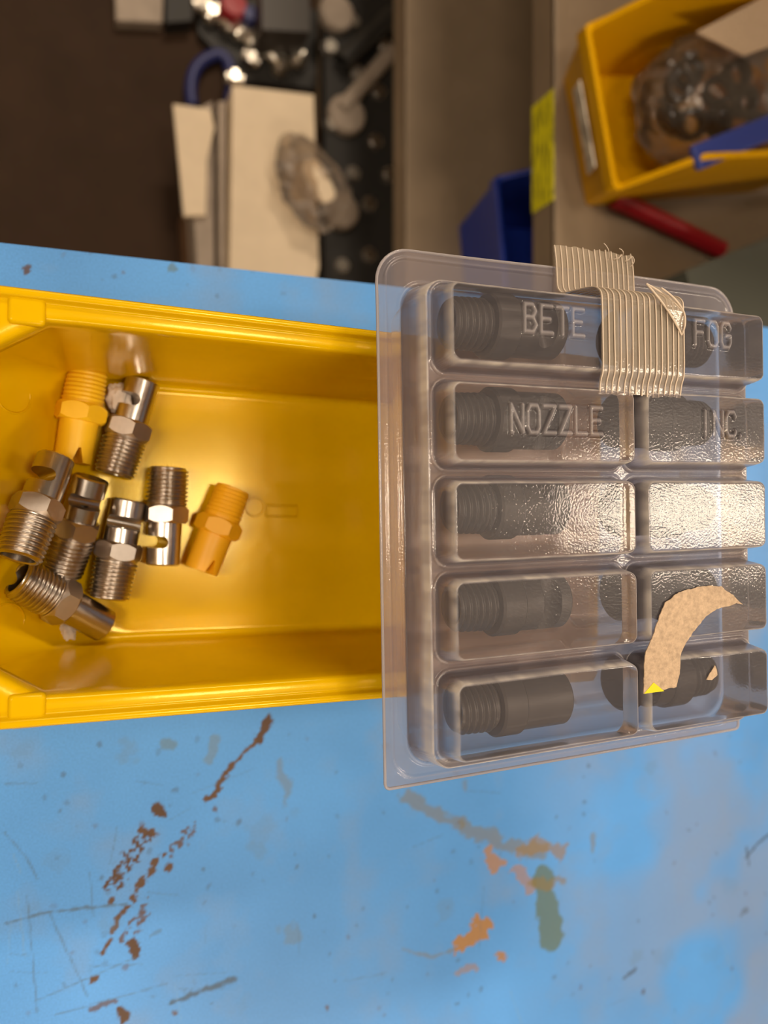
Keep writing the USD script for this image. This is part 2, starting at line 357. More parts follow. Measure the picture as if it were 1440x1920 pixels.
    for i in range(26):
        px, py = rng.uniform(0, 620) if i % 3 else rng.uniform(600, 1440), rng.uniform(1420, 1910); a = rng.uniform(-0.5, 0.2) if i % 2 else rng.uniform(1.2, 1.8); L = rng.uniform(25, 130)
        stain([(px, py), (px + L * math.cos(a), py + L * math.sin(a))], rng.uniform(0.10, 0.2), GREY if i % 4 else (0.2, 0.34, 0.52), rng.uniform(0.25, 0.5), 1.2, 500, 57, 0.0005)
    for i in range(16):
        px, py = rng.uniform(0, 1440), rng.uniform(1400, 1910)
        stain([(px, py), (px + rng.uniform(-25, 25), py + rng.uniform(-15, 15))], rng.uniform(1.5, 4), (0.13, 0.22, 0.33), rng.uniform(0.12, 0.3), 0.9, 300, 80 + i, 0.0025)
    # pits and specks all over
    for i in range(150):
        px, py = rng.uniform(0, 1440), rng.choice([rng.uniform(1380, 1920), rng.uniform(470, 560)], p=[0.85, 0.15])
        c = (0.06, 0.085, 0.12) if rng.random() < 0.7 else RUST2
        a = rng.uniform(0.15, 0.55)
        stain([(px, py), (px + rng.uniform(-3, 3), py + rng.uniform(-4, 4))], rng.uniform(0.35, 0.95), c, a, 0.8, 700, 60 + i % 5, 0.0006)
    stain([(55, 503), (58, 505)], 1.5, RUST, 0.9, 0.7, 700, 3); stain([(328, 508), (335, 510)], 1.5, (0.10, 0.17, 0.19), 0.7, 0.8, 500, 5)
    n, m = len(xs), len(ys)
    idx = np.arange(n * m).reshape(n, m)
    q = np.stack([idx[:-1, :-1], idx[1:, :-1], idx[1:, 1:], idx[:-1, 1:]], -1).reshape(-1, 4)
    return trimesh.Trimesh(P.reshape(-1, 3), np.vstack([q[:, [0, 1, 2]], q[:, [0, 2, 3]]]), process=False), np.clip(C, 0, 1).reshape(-1, 3), (xs[0], xs[-1], ys[0], ys[-1])


top, colors, (bx0, bx1, by0, by1) = painted_top()
bench = thing('workbench', 'blue painted steel workbench with rust chips and orange stains', 'workbench', place(0, 0, 0, math.radians(0.8)))
obj('painted_top', top, MAT['paint'], bench, color=colors, smooth=False)
slab = rbox(bx1 - bx0, by1 - by0, 0.04, 0.002); slab.apply_translation(((bx0 + bx1) / 2, (by0 + by1) / 2, -0.0202))
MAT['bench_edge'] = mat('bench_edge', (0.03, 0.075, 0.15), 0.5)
obj('slab', slab, MAT['bench_edge'], bench)
for lx in (bx0 + 0.06, bx1 - 0.06):
    for ly in (by0 + 0.06, by1 - 0.12):
        leg = rbox(0.05, 0.05, -FLOOR - 0.04, 0.003); leg.apply_translation((lx, ly, (FLOOR - 0.04) / 2))
        obj('leg', leg, MAT['bench_edge'], bench)

# ------------------------------------------------------------------ stacking bins
def round_rect(x0, x1, hw, r, nc=9, ns=24, cham=None):
    pts = []
    cs = [(x1 - r, hw - r, 0), (x0 + r, hw - r, 90), (x0 + r, -hw + r, 180), (x1 - r, -hw + r, 270)]
    for i, (cx, cy, a0) in enumerate(cs):
        for k in range(nc):
            a = math.radians(a0 + 90 * k / (nc - 1)); q = (cx + r * math.cos(a), cy + r * math.sin(a))
            if cham and i in (1, 2):        # the back corners cut straight
                t = k / (nc - 1) if i == 1 else 1 - k / (nc - 1); sg = 1 if i == 1 else -1
                q = (x0 + cham[0] * (1 - t), sg * (hw - cham[1] * t))
            pts.append(q)
        nx = cs[(i + 1) % 4]; p0 = np.array(pts[-1]); b = math.radians(nx[2]); p1 = np.array((nx[0] + r * math.cos(b), nx[1] + r * math.sin(b)))
        if cham and i == 0: p1 = np.array((x0 + cham[0], hw))
        if cham and i == 1: p1 = np.array((x0, -(hw - cham[1])))
        for k in range(1, ns): pts.append(tuple(p0 + (p1 - p0) * k / ns))
    return np.array(pts)


def bin_mesh(L, levels, rim, floor_z):
    """levels: (inset at the back end, inset at the front end, half width, corner radius, height fraction 0..1 or offset from the rim); rim(x): the rim's height"""
    loops = []
    for (i0, i1, hw, r, how, z, *ch) in levels:
        p = round_rect(i0, L - i1, hw, r, cham=ch[0] if ch else None)
        zz = np.full(len(p), z) if how == 'abs' else np.array([rim(x) + z for x in p[:, 0]])
        loops.append(np.column_stack([p, zz]))
    n = len(loops[0]); V = np.vstack(loops); F = []
    for i in range(len(loops) - 1):
        for j in range(n):
            k = (j + 1) % n
            F += [[i * n + j, i * n + k, (i + 1) * n + k], [i * n + j, (i + 1) * n + k, (i + 1) * n + j]]
    V = np.vstack([V, loops[0].mean(0), loops[-1].mean(0)]); o = (len(loops) - 1) * n
    F += [[n * len(loops), (j + 1) % n, j] for j in range(n)] + [[n * len(loops) + 1, o + j, o + (j + 1) % n] for j in range(n)]
    return trimesh.Trimesh(V, F, process=False)


def main_rim(x):
    return 0.079 - 0.030 * np.clip((x - 0.200) / 0.020, 0, 1)


BL = 0.223
mm = 0.001
CH = (28 * mm, 18 * mm)
levels = [(8 * mm, 10 * mm, 0.0455, 6 * mm, 'abs', 0.0), (5 * mm, 8 * mm, 0.0475, 7 * mm, 'abs', 0.004), (1.5 * mm, 3 * mm, 0.0495, 8 * mm, 'rim', -0.012), (0.6 * mm, 1 * mm, 0.0515, 8 * mm, 'rim', -0.0095), (0, 0, 0.0528, 8 * mm, 'rim', -0.008),
          (0, 0, 0.0530, 8 * mm, 'rim', -0.0008), (0.3 * mm, 0.3 * mm, 0.0527, 8 * mm, 'rim', -0.0002), (0.8 * mm, 0.8 * mm, 0.0522, 8 * mm, 'rim', 0), (1.8 * mm, 1.8 * mm, 0.0512, 7.5 * mm, 'rim', -0.0001), (2.3 * mm, 2.3 * mm, 0.0508, 7.5 * mm, 'rim', -0.0006),
          (2.5 * mm, 2.5 * mm, 0.0505, 7.5 * mm, 'rim', -0.0016), (2.9 * mm, 2.9 * mm, 0.0501, 7.5 * mm, 'rim', -0.00195), (3.4 * mm, 3.4 * mm, 0.0496, 8 * mm, 'rim', -0.0020), (4.5 * mm, 4.5 * mm, 0.0486, 9 * mm, 'rim', -0.00205, (24 * mm, 15 * mm)), (5.8 * mm, 5.8 * mm, 0.0476, 9 * mm, 'rim', -0.00216, (24 * mm, 15 * mm)),
          (6.8 * mm, 6.8 * mm, 0.0468, 12 * mm, 'rim', -0.00240, (25 * mm, 16 * mm)), (7.5 * mm, 7.3 * mm, 0.0463, 12 * mm, 'rim', -0.00285, (25 * mm, 16 * mm)), (8.0 * mm, 7.5 * mm, 0.0460, 12.5 * mm, 'rim', -0.0036, (25 * mm, 16 * mm)),
          (8.4 * mm, 7.8 * mm, 0.0458, 13 * mm, 'rim', -0.0054, (25 * mm, 16 * mm)), (8.6 * mm, 7.9 * mm, 0.0456, 13 * mm, 'rim', -0.0080, (25 * mm, 16 * mm)),
          (9.0 * mm, 8.5 * mm, 0.0453, 12 * mm, 'abs', 0.045), (11 * mm, 9 * mm, 0.0452, 12 * mm, 'abs', 0.033), (17 * mm, 9.5 * mm, 0.0451, 12 * mm, 'abs', 0.022), (29 * mm, 10 * mm, 0.0450, 11 * mm, 'abs', 0.012), (39 * mm, 10.5 * mm, 0.0448, 11 * mm, 'abs', 0.0068), (43 * mm, 11 * mm, 0.0444, 11 * mm, 'abs', 0.0052), (47 * mm, 12.5 * mm, 0.0433, 10 * mm, 'abs', 0.0042), (52 * mm, 15 * mm, 0.0415, 9 * mm, 'abs', 0.0040)]
BIN_M = place(-0.0400, 0.0015, 0.0003, math.radians(-1.1))
ybin = thing('stacking_bin', 'open yellow plastic stacking bin on the blue bench holding loose steel nozzles', 'storage bin', BIN_M)
obj('shell', bin_mesh(BL, levels, main_rim, 0.004), MAT['yellow'], ybin, smooth=40)
IB = np.linalg.inv(BIN_M)


def ring(px, py, r, wdt=0.0004):
    c = IB @ np.append(at(px, py, 0.0044), 1)
    a = np.linspace(0, 2 * PI, 33)
    return tube(np.column_stack([c[0] + r * np.cos(a), c[1] + r * np.sin(a), np.full(33, 0.0041)]), wdt, 6, False)


obj('mould_mark', ring(478, 950, 0.0034), MAT['yellow'], ybin, smooth=60)
for (px, py, r) in ((26, 743, 0.0052), (12, 1165, 0.0056)):
    c = IB @ np.append(at(px, py, 0.019), 1); a = np.linspace(0, 2 * PI, 33); x = c[0] + r * 0.85 * np.cos(a)
    z = np.interp(x, [0.011, 0.017, 0.029, 0.039, 0.043], [0.033, 0.022, 0.012, 0.0068, 0.0052])
    obj('mould_mark', tube(np.column_stack([x, c[1] + r * np.sin(a), z]), 0.00035, 6, False), MAT['yellow'], ybin, smooth=60)
for py in (576, 1334):
    c = IB @ np.append(at(50, py, 0.078), 1)
    lug = rbox(0.0085, 0.0085, 0.0030, 0.0012, 12); lug.apply_translation((c[0], c[1], 0.0765))
    obj('stacking_lug', lug, MAT['yellow'], ybin, smooth=30)
c = IB @ np.append(at(528, 958, 0.0044), 1)
sl = np.array([(-0.006, -0.002), (0.006, -0.002), (0.006, 0.002), (-0.006, 0.002), (-0.006, -0.002)])
obj('gate_mark', tube(np.column_stack([c[0] + sl[:, 0], c[1] + sl[:, 1], np.full(5, 0.0041)]), 0.0004, 6, False), MAT['yellow'], ybin, smooth=60)

# ------------------------------------------------------------------ nozzles
def thread_mesh(r0, r1, z0, z1, pitch, depth, bore, n=48, per=8, cap=True):
    "an outside thread from z0 (the open end) to z1, cut as a true helix, with its end ring and bore"
    zs = np.linspace(z0, z1, int((z1 - z0) / pitch * per) + 1); ang = np.arange(n) * 2 * PI / n
    Z, A = np.meshgrid(zs, ang, indexing='ij')
    t = (Z - z0) / (z1 - z0)
    ph = ((Z - z0) / pitch - A / (2 * PI)) % 1.0
    tri = np.abs(ph * 2 - 1); tri = np.clip((tri - 0.10) / 0.75, 0, 1)
    fade = np.clip((Z - z0) / (0.7 * pitch), 0, 1) * np.clip((z1 - Z) / (0.9 * pitch), 0, 1)
    Rr = r0 + (r1 - r0) * t - depth * (1 - tri) * fade - depth * (1 - np.clip((Z - z0) / (0.6 * pitch), 0, 1)) - depth * 0.9 * (1 - np.clip((z1 - Z) / (0.7 * pitch), 0, 1))
    loops = [np.stack([Rr[i] * np.cos(ang), Rr[i] * np.sin(ang), Z[i]], -1) for i in range(len(zs))]
    def circ(r, z): return np.stack([r * np.cos(ang), r * np.sin(ang), np.full(n, z)], -1)
    loops = [circ(0.0002, z0 + 0.010), circ(bore * 0.9, z0 + 0.010), circ(bore, z0 + 0.0004), circ(bore + 0.0004, z0)] + loops
    V = np.vstack(loops); F = []
    for i in range(len(loops) - 1):
        for j in range(n):
            k = (j + 1) % n; F.append([i * n + j, i * n + k, (i + 1) * n + k, (i + 1) * n + j])
    F = np.array(F); F = np.vstack([F[:, [0, 1, 2]], F[:, [0, 2, 3]]])
    return trimesh.Trimesh(V, F, process=False)


def cone(r0, r1, z0, z1, n=48):
    return m3.Manifold.cylinder(z1 - z0, r0, r1, n).translate((0, 0, z0))


def hex_mesh(flats, z0, z1):
    R = flats / math.sqrt(3)
    h = m3.Manifold.cylinder(z1 - z0, R, R, 6).translate((0, 0, z0))
    mid = cone(R * 1.15, R * 1.15, z0, z1)
    lim = cone(flats / 2 * 0.97, R + 0.0012, z0, z0 + 0.0026) + cone(R + 0.0012, R + 0.0012, z0 + 0.0026, z1 - 0.0022) + cone(R + 0.0012, flats / 2 * 0.98, z1 - 0.0022, z1)
    return moved(np.eye(4), h ^ lim)


def steel_tip(r, z0, z1, slot0, slot1, deep):
    b = cone(r, r, z0, z1 - 0.0005) + cone(r, r - 0.0005, z1 - 0.0005, z1)
    cut = m3.Manifold.cube((2 * r + 0.004, r + deep, slot1 - slot0)).translate((-r - 0.002, -deep, slot0))
    cyl = m3.Manifold.cylinder(2 * r + 0.004, (slot1 - slot0) / 2, (slot1 - slot0) / 2, 24, True).rotate((0, 90, 0)).translate((0, -deep, (slot0 + slot1) / 2))
    b = b - cut - cyl
    b = b - cone(0.0018, 0.0018, z0 - 0.001, slot0 + 0.0005, 20)
    return moved(np.eye(4), b)


def build_steel(label, M):
    t = thing('steel_nozzle', label, 'spray nozzle', M, 'steel spray nozzles in the yellow bin')
    obj('threaded_shank', thread_mesh(0.0067, 0.0072, 0, 0.0130, 0.00141, 0.00090, 0.0048), MAT['steel'], t, smooth=35)
    obj('hex_collar', hex_mesh(0.0136, 0.0130, 0.0190), MAT['steel_hex'], t, smooth=20)
    obj('spray_tip', steel_tip(0.0056, 0.0190, 0.0335, 0.0236, 0.0277, -0.0022), MAT['steel'], t, smooth=35)
    return t


def lay(p_thread, p_tip, z_thread, z_tip, roll):
    "matrix for a nozzle whose open threaded end is seen at p_thread and whose tip at p_tip"
    a, b = at(*p_thread, z_thread), at(*p_tip, z_tip)
    d = (b - a) / np.linalg.norm(b - a); mid = (a + b) / 2
    return frame(mid - d * 0.01675, d, (0, 0, 1), roll)


F0 = 0.0045
Z1 = F0 + 0.0076
steel_spec = [
    ('steel nozzle beside the bright yellow plastic nozzle, round tip pointing at the bin wall', lay((214, 888), (268, 716), Z1, Z1, math.radians(-80))),
    ('steel nozzle lying highest at the far left of the pile with its bore facing down', lay((38, 1036), (102, 868), 0.0345, 0.026, math.radians(-68))),
    ('steel nozzle wedged in the middle of the pile under the topmost one', lay((116, 1070), (170, 902), Z1, Z1 + 0.006, math.radians(30))),
    ('steel nozzle with an upturned notch in its tip at the right of the pile', lay((205, 1114), (240, 945), Z1, Z1, math.radians(10))),
    ('steel nozzle turned the other way round beside the loose amber nozzle', lay((316, 880), (305, 1056), Z1, Z1, math.radians(80))),
    ('steel nozzle at the lower left corner of the pile with its open bore facing left', lay((50, 1092), (182, 1165), Z1 + 0.0085, Z1 - 0.0005, math.radians(180))),
]
first = build_steel(*steel_spec[0])
for lb, M in steel_spec[1:]:
    dup(first, M, lb)


def build_plastic(label, M, material):
    t = thing('plastic_nozzle', label, 'spray nozzle', M)
    obj('threaded_shank', thread_mesh(0.0062, 0.0067, 0, 0.0115, 0.00141, 0.0004, 0.0045), material, t, smooth=35)
    obj('hex_collar', hex_mesh(0.0145, 0.0115, 0.0175), material, t, smooth=20)
    r = 0.0058
    b = cone(r * 1.05, r, 0.0175, 0.031)
    v = m3.Manifold.hull_points([(x, y, z) for x in (-0.01, 0.01) for (y, z) in ((-0.0004, 0.0262), (0.0004, 0.0262), (-0.0022, 0.0325), (0.0022, 0.0325))])
    obj('spray_tip', moved(np.eye(4), b - v), material, t, smooth=35)
    return t


build_plastic('bright yellow plastic nozzle at the upper end of the steel pile with a notched tip', lay((163, 708), (136, 866), Z1, Z1, math.radians(75)), MAT['yellow_nozzle'])
build_plastic('amber yellow plastic nozzle lying apart to the right of the steel nozzles', lay((432, 930), (378, 1068), Z1, Z1, math.radians(70)), MAT['orange_nozzle'])


def tuft(px, py, z, s, seed, label):
    m = trimesh.creation.icosphere(3, 1.0); v = np.array(m.vertices)
    v *= (0.55 + 0.9 * meshkit.fbm(v * 2.6 + seed, 3, seed))[:, None] * np.array([s, s * 1.25, s * 0.8])
    v -= [0, 0, v[:, 2].min()]
    m = trimesh.Trimesh(v + at(px, py, z) * [1, 1, 0] + [0, 0, z], m.faces, process=False)
    tag(obj('lint_tuft', m, MAT['lint'], smooth=60), label, 'lint')


tuft(222, 752, F0, 0.0042, 3, 'pale fluff stuck beside the tip of the upper steel nozzle')
tuft(122, 1188, F0, 0.0036, 9, 'pale fluff under the tip of the lowest steel nozzle')

# ------------------------------------------------------------------ clear clamshell pack
PACK = place(0.1355, -0.0005, 0.0985, math.radians(1.0))      # the flange's middle
HX, HY = 0.0620, 0.0708
ROWS = [0.0475, 0.0233, -0.0010, -0.0252, -0.0500]
COLS = [(-0.0520, 0.0051), (0.0072, 0.0530)]
TRAY, CELL = 0.0118, 0.0082


def sdf_rect(x, y, x0, x1, y0, y1, r):
    qx = np.abs(x - (x0 + x1) / 2) - (x1 - x0) / 2 + r; qy = np.abs(y - (y0 + y1) / 2) - (y1 - y0) / 2 + r
    return np.hypot(np.maximum(qx, 0), np.maximum(qy, 0)) + np.minimum(np.maximum(qx, qy), 0) - r


def step(d, w):
    t = np.clip(0.5 - d / w, 0, 1); return t * t * (3 - 2 * t)


FONT = {'B': [[(0, 0), (0, 1), (.7, 1), (.95, .78), (.7, .54), (0, .54)], [(.7, .54), (1, .28), (.7, 0), (0, 0)]], 'E': [[(1, 0), (0, 0), (0, 1), (1, 1)], [(0, .52), (.8, .52)]], 'T': [[(0, 1), (1, 1)], [(.5, 1), (.5, 0)]],
        'F': [[(0, 0), (0, 1), (1, 1)], [(0, .52), (.8, .52)]], 'O': [[(.2, 0), (0, .2), (0, .8), (.2, 1), (.8, 1), (1, .8), (1, .2), (.8, 0), (.2, 0)]], 'G': [[(1, .8), (.8, 1), (.2, 1), (0, .8), (0, .2), (.2, 0), (.8, 0), (1, .2), (1, .48), (.55, .48)]],
        'N': [[(0, 0), (0, 1), (1, 0), (1, 1)]], 'Z': [[(0, 1), (1, 1), (0, 0), (1, 0)]], 'L': [[(0, 1), (0, 0), (1, 0)]], 'I': [[(.5, 0), (.5, 1)]], 'C': [[(1, .8), (.8, 1), (.2, 1), (0, .8), (0, .2), (.2, 0), (.8, 0), (1, .2)]], '.': [[(.1, 0), (.12, .02)]]}
WORDS = [('BETE', 0.1048, 0.0458), ('FOG', 0.1606, 0.0462), ('NOZZLE', 0.1005, 0.0205), ('INC.', 0.1622, 0.0210)]


def emboss(x, y):
    "height of the raised lettering at local points"
    out = np.zeros_like(x)
    for word, X0, Y0 in WORDS:
        for i, ch in enumerate(word):
            for line in FONT[ch]:
                q = np.array([(X0 + i * 0.00485 + a * 0.0034 - 0.1355, Y0 + b * 0.0068 + 0.0005) for a, b in line])
                for a, b in zip(q[:-1], q[1:]):
                    lo, hi = np.minimum(a, b) - 0.001, np.maximum(a, b) + 0.001
                    s = (x > lo[0]) & (x < hi[0]) & (y > lo[1]) & (y < hi[1])
                    if not s.any(): continue
                    P = np.stack([x[s], y[s]], -1) - a; e = b - a
                    d = np.linalg.norm(P - np.clip(P @ e / max(e @ e, 1e-12), 0, 1)[:, None] * e, axis=-1)
                    out[s] = np.maximum(out[s], 0.0009 * step(d - 0.00045, 0.0008))
    return out


def shell_height(x, y, upper=True):
    wob = (meshkit.fbm(np.stack([x, y, 0 * x], -1) * 45, 3, 4) - 0.5)
    dt = sdf_rect(x, y, -0.0545, 0.0545, -0.0642, 0.0606, 0.006)
    z = TRAY * step(dt + 0.0004 * wob, 0.0016)
    # raised line just inside the flange's edge
    de = sdf_rect(x, y, -HX, HX, -HY, HY, 0.009)
    z = z + 0.0005 * step(np.abs(de + 0.0022) - 0.0003, 0.0007)
    z = z + 0.0006 * step(np.abs(dt - 0.0016) - 0.0004, 0.0009)
    for ci, (x0, x1) in enumerate(COLS):
        for ri, yc in enumerate(ROWS):
            h = 0.0107
            dc = sdf_rect(x, y, x0, x1, yc - h, yc + h, 0.0034)
            z = z + CELL * step(dc + 0.0005 + 0.0005 * wob, 0.0018)
            z = z + 0.0007 * step(np.abs(dc - 0.0009) - 0.0002, 0.0006)
            if ci == 0 and upper:
                z = z - 0.00012 * step(np.abs(x - 0.0005) - 0.0008, 0.0012) * step(dc + 0.002, 0.001)
    inside = step(dt + 0.004, 0.004)
    z = z + inside * 0.0003 * wob
    return z


def shell(grid, upper):
    nx, ny = int(2 * HX / grid) + 1, int(2 * HY / grid) + 1
    xs, ys = np.linspace(-HX, HX, nx), np.linspace(-HY, HY, ny)
    X, Y = np.meshgrid(xs, ys, indexing='ij')
    rr = np.where(Y > 0, 0.0095, 0.0015)
    d = sdf_rect(X, Y, -HX, HX, -HY, HY, rr)
    if upper:
        Z = shell_height(X, Y) + emboss(X, Y)
    else:
        dt = sdf_rect(X, Y, -0.0535, 0.0535, -0.0632, 0.0596, 0.006)
        Z = -0.0006 - 0.0135 * step(dt, 0.003)
        for x0, x1 in COLS:
            for yc in ROWS: Z = Z - 0.0045 * step(sdf_rect(X, Y, x0, x1, yc - 0.0105, yc + 0.0105, 0.004) + 0.001, 0.003)
    # pull the corner points in to the rounded outline
    out = d > 0
    cx, cy = np.sign(X) * (HX - rr), np.sign(Y) * (HY - rr)
    vx, vy = X - cx, Y - cy; L = np.maximum(np.hypot(vx, vy), 1e-9)
    X2, Y2 = np.where(out, cx + vx / L * rr, X), np.where(out, cy + vy / L * rr, Y)
    Z = np.where(out, Z, Z)
    # loose waves in the free flange
    Z = Z + 0.0012 * np.sin(X2 * 45 + 0.6) * np.clip((Y2 - 0.055) / 0.02, 0, 1)
    idx = np.arange(nx * ny).reshape(nx, ny)
    keep = ~(out[:-1, :-1] & out[1:, :-1] & out[1:, 1:] & out[:-1, 1:] & (np.minimum(np.minimum(d[:-1, :-1], d[1:, 1:]), np.minimum(d[1:, :-1], d[:-1, 1:])) > grid))
    q = np.stack([idx[:-1, :-1], idx[1:, :-1], idx[1:, 1:], idx[:-1, 1:]], -1)[keep]
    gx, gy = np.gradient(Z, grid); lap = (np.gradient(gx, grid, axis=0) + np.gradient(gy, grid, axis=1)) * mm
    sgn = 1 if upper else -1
    R = np.clip((-lap * sgn - 2.0) / 6.0, 0, 1) * (0.6 + 0.8 * (meshkit.fbm(np.stack([X * 400, Y * 400, 0 * X], -1), 2, 31) - 0.3)); Bk = np.clip((lap * sgn - 1.2) / 4.0, 0, 1)  # convex edges painted whitish, concave ones dark, imitating refracted edge light
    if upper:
        R = np.maximum(R, 0.36 * np.clip(emboss(X, Y) / 0.0009 * 1.4 - 0.35, 0, 1))  # raised letters also get a painted whitish glint along their strokes
        top_ = np.zeros_like(X)
        for x0, x1 in COLS:
            for yc in ROWS: top_ = np.maximum(top_, step(sdf_rect(X, Y, x0, x1, yc - 0.0107, yc + 0.0107, 0.0034) + 0.0006, 0.0008))
        G = 1 - top_
    else:
        G = step(sdf_rect(X, Y, -0.0500, 0.0560, -0.0620, 0.0590, 0.008), 0.006)  # haze under the cells stands in for blurred multi-layer refraction
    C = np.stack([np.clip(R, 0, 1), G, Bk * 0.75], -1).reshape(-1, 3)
    q = q.reshape(-1, 4); u = np.unique(q); back = np.full(nx * ny, -1); back[u] = np.arange(len(u)); q = back[q]
    return trimesh.Trimesh(np.stack([X2, Y2, Z], -1).reshape(-1, 3)[u], np.vstack([q[:, [0, 1, 2]], q[:, [0, 2, 3]]]), process=False), C[u]


pack = thing('clamshell_pack', 'clear plastic clamshell pack of grey nozzles with raised lettering, lying across the yellow bin', 'plastic package', PACK)
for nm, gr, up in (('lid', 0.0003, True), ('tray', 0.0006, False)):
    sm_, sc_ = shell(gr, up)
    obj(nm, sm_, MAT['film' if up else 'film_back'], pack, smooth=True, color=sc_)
p = []
for (cx, cy, r, a0) in ((HX - .0095, HY - .0095, .0095, 0), (-HX + .0095, HY - .0095, .0095, 90), (-HX + .0015, -HY + .0015, .0015, 180), (HX - .0015, -HY + .0015, .0015, 270)):
    for k in range(9):
        a = math.radians(a0 + 90 * k / 8); p.append((cx + r * math.cos(a), cy + r * math.sin(a)))
p.append(p[0]); p = np.array(p)
pp = [p[0]]
for a, b in zip(p[:-1], p[1:]):
    n = max(1, int(np.linalg.norm(b - a) / 0.004))
    pp += [a + (b - a) * (k + 1) / n for k in range(n)]
pp = np.array(pp)
z = -0.0002 + 0.0012 * np.sin(pp[:, 0] * 45 + 0.6) * np.clip((pp[:, 1] - 0.055) / 0.02, 0, 1)
eb = tube(np.column_stack([pp, z]), 0.00042, 8, False)
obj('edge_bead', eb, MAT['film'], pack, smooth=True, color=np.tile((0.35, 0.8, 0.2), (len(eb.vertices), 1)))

IP = np.linalg.inv(PACK)


def onpack(px, py, z): return (IP @ np.append(at(px, py, z), 1))[:3]


# reinforced tape over the upper edge
path = np.array([(0.0772, 0.0006), (0.0715, 0.0014), (0.0650, 0.0018), (0.0625, 0.004), (0.0615, 0.0110), (0.0600, 0.0186), (0.0575, 0.0209), (0.0500, 0.0211), (0.0420, 0.0211), (0.0375, 0.0209), (0.0352, 0.0200), (0.0330, 0.0196), (0.0318, 0.0195)])
from scipy.interpolate import CubicSpline, PchipInterpolator
s = np.concatenate([[0], np.cumsum(np.linalg.norm(np.diff(path, axis=0), axis=1))])
path = PchipInterpolator(s, path)(np.linspace(0, s[-1], 60))
TX0, TX1 = 0.1278 - 0.1355, 0.1560 - 0.1355
ux = np.linspace(TX0, TX1, 40)
V = np.stack([np.broadcast_to(ux, (60, 40)), np.broadcast_to(path[:, :1], (60, 40)), np.broadcast_to(path[:, 1:], (60, 40))], -1).copy()
V[..., 2] += 0.0003 * (meshkit.fbm(V * 300, 2, 8) - 0.3)
V[:6, :, 1] += 0.0012 * (meshkit.noise(V[:6] * 500, 3) - 0.5); V[-1, :, 1] += 0.0012 * (meshkit.noise(V[-1] * 900, 4) - 0.5)
idx = np.arange(2400).reshape(60, 40); q = np.stack([idx[:-1, :-1], idx[1:, :-1], idx[1:, 1:], idx[:-1, 1:]], -1).reshape(-1, 4)
tp = obj('tape_strip', trimesh.Trimesh(V.reshape(-1, 3), np.vstack([q[:, [0, 1, 2]], q[:, [0, 2, 3]]]), process=False), MAT['tape'], pack, smooth=True, label='clear reinforced tape with pale lengthwise strands')
NS = 15
for k in range(NS):
    x = TX0 + 0.0004 + (TX1 - TX0 - 0.0008) * k / (NS - 1)
    j = rng.uniform(-0.0002, 0.0002); e = rng.uniform(-0.0005, 0.0006)
    P = np.column_stack([x + j + 0.0003 * (meshkit.noise(np.column_stack([path * 60, np.full(60, k * 7.3)]), 5) - 0.5), path[:, 0], path[:, 1] + 0.0003]); P[0, 1] += e; P[-1, 1] -= e
    obj('strand', tube(P, 0.00021, 6), MAT['strand'], tp, smooth=True)
# the twisted corner of the tape
f0, f1, f2, f3 = (onpack(1212, 532, 0.1200), onpack(1278, 628, 0.1200), onpack(1282, 585, 0.1210), onpack(1240, 540, 0.1215))
fold = []
for a, b in ((f0, f1), (f0, f2), (f2, f1), (f3, f2)):
    fold.append(tube([a, (a + b) / 2 + [0, 0, 0.0009], b], 0.00028, 6, n=10))
obj('tape_fold', cat(*fold), MAT['strand'], tp, smooth=True)
fm = trimesh.Trimesh(np.array([f0, f1, f2, f3, (f0 + f1) / 2 + [0, 0, 0.0012], (f0 + f2) / 2 + [0, 0, 0.0016]]), [[0, 4, 5], [4, 1, 2], [4, 2, 5], [0, 5, 3], [5, 2, 3]], process=False)
obj('tape_flap', fm, MAT['tape'], tp)
fray = []
for (x, y, dx, dy) in ((1140, 488, -8, -32), (1165, 482, -4, -16), (1172, 490, 10, -14), (1150, 486, 14, -8), (1182, 500, 3, -20)):
    a, b = onpack(x, y, 0.1005), onpack(x + dx, y + dy, 0.1015)
    fray.append(tube([a, (a + b) / 2 + [0.0006, 0, 0.0006], b], 0.00014, 5, n=8))
obj('frayed_fibre', cat(*fray), MAT['strand'], tp, smooth=True)
# torn paper left by a label
ZP = PACK[2, 3] + TRAY + CELL + 0.0002
outline = [(1204, 1301), (1205, 1280), (1208, 1223), (1221, 1197), (1233, 1158), (1246, 1130), (1271, 1110), (1299, 1102), (1327, 1098), (1350, 1100), (1372, 1116), (1391, 1133), (1378, 1131), (1361, 1137), (1341, 1141), (1322, 1155), (1302, 1178), (1282, 1209), (1274, 1226), (1273, 1254), (1267, 1287)]


def ragged(px, seed, amp=0.0003):
    q = np.array([onpack(a, b, ZP)[:2] for a, b in px]); q = np.vstack([q, q[:1]]); out = []
    for a, b in zip(q[:-1], q[1:]):
        n = max(1, int(np.linalg.norm(b - a) / 0.0006))
        out += [a + (b - a) * k / n for k in range(n)]
    out = np.array(out); P = np.column_stack([out * 900, np.zeros(len(out))])
    return out + amp * 2 * np.column_stack([meshkit.fbm(P, 2, seed) - 0.5, meshkit.fbm(P, 2, seed + 1) - 0.5])


zl = TRAY + CELL + 0.0004
paper = obj('torn_paper', plate(ragged(outline, 3), zl, zl + 0.00025), MAT['kraft'], pack, label='curved strip of torn tan label paper')
tri = np.array([onpack(a, b, ZP)[:2] for a, b in ((1205, 1300), (1223, 1279), (1243, 1295))])
obj('printed_corner', plate(tri, zl + 0.00025, zl + 0.00035), MAT['print_yellow'], paper, label='yellow printed corner')
obj('paper_scrap', plate(ragged([(1339, 1247), (1343, 1265), (1333, 1275), (1323, 1273)], 7), zl, zl + 0.0002), MAT['kraft'], pack, label='small tan scrap of label paper')

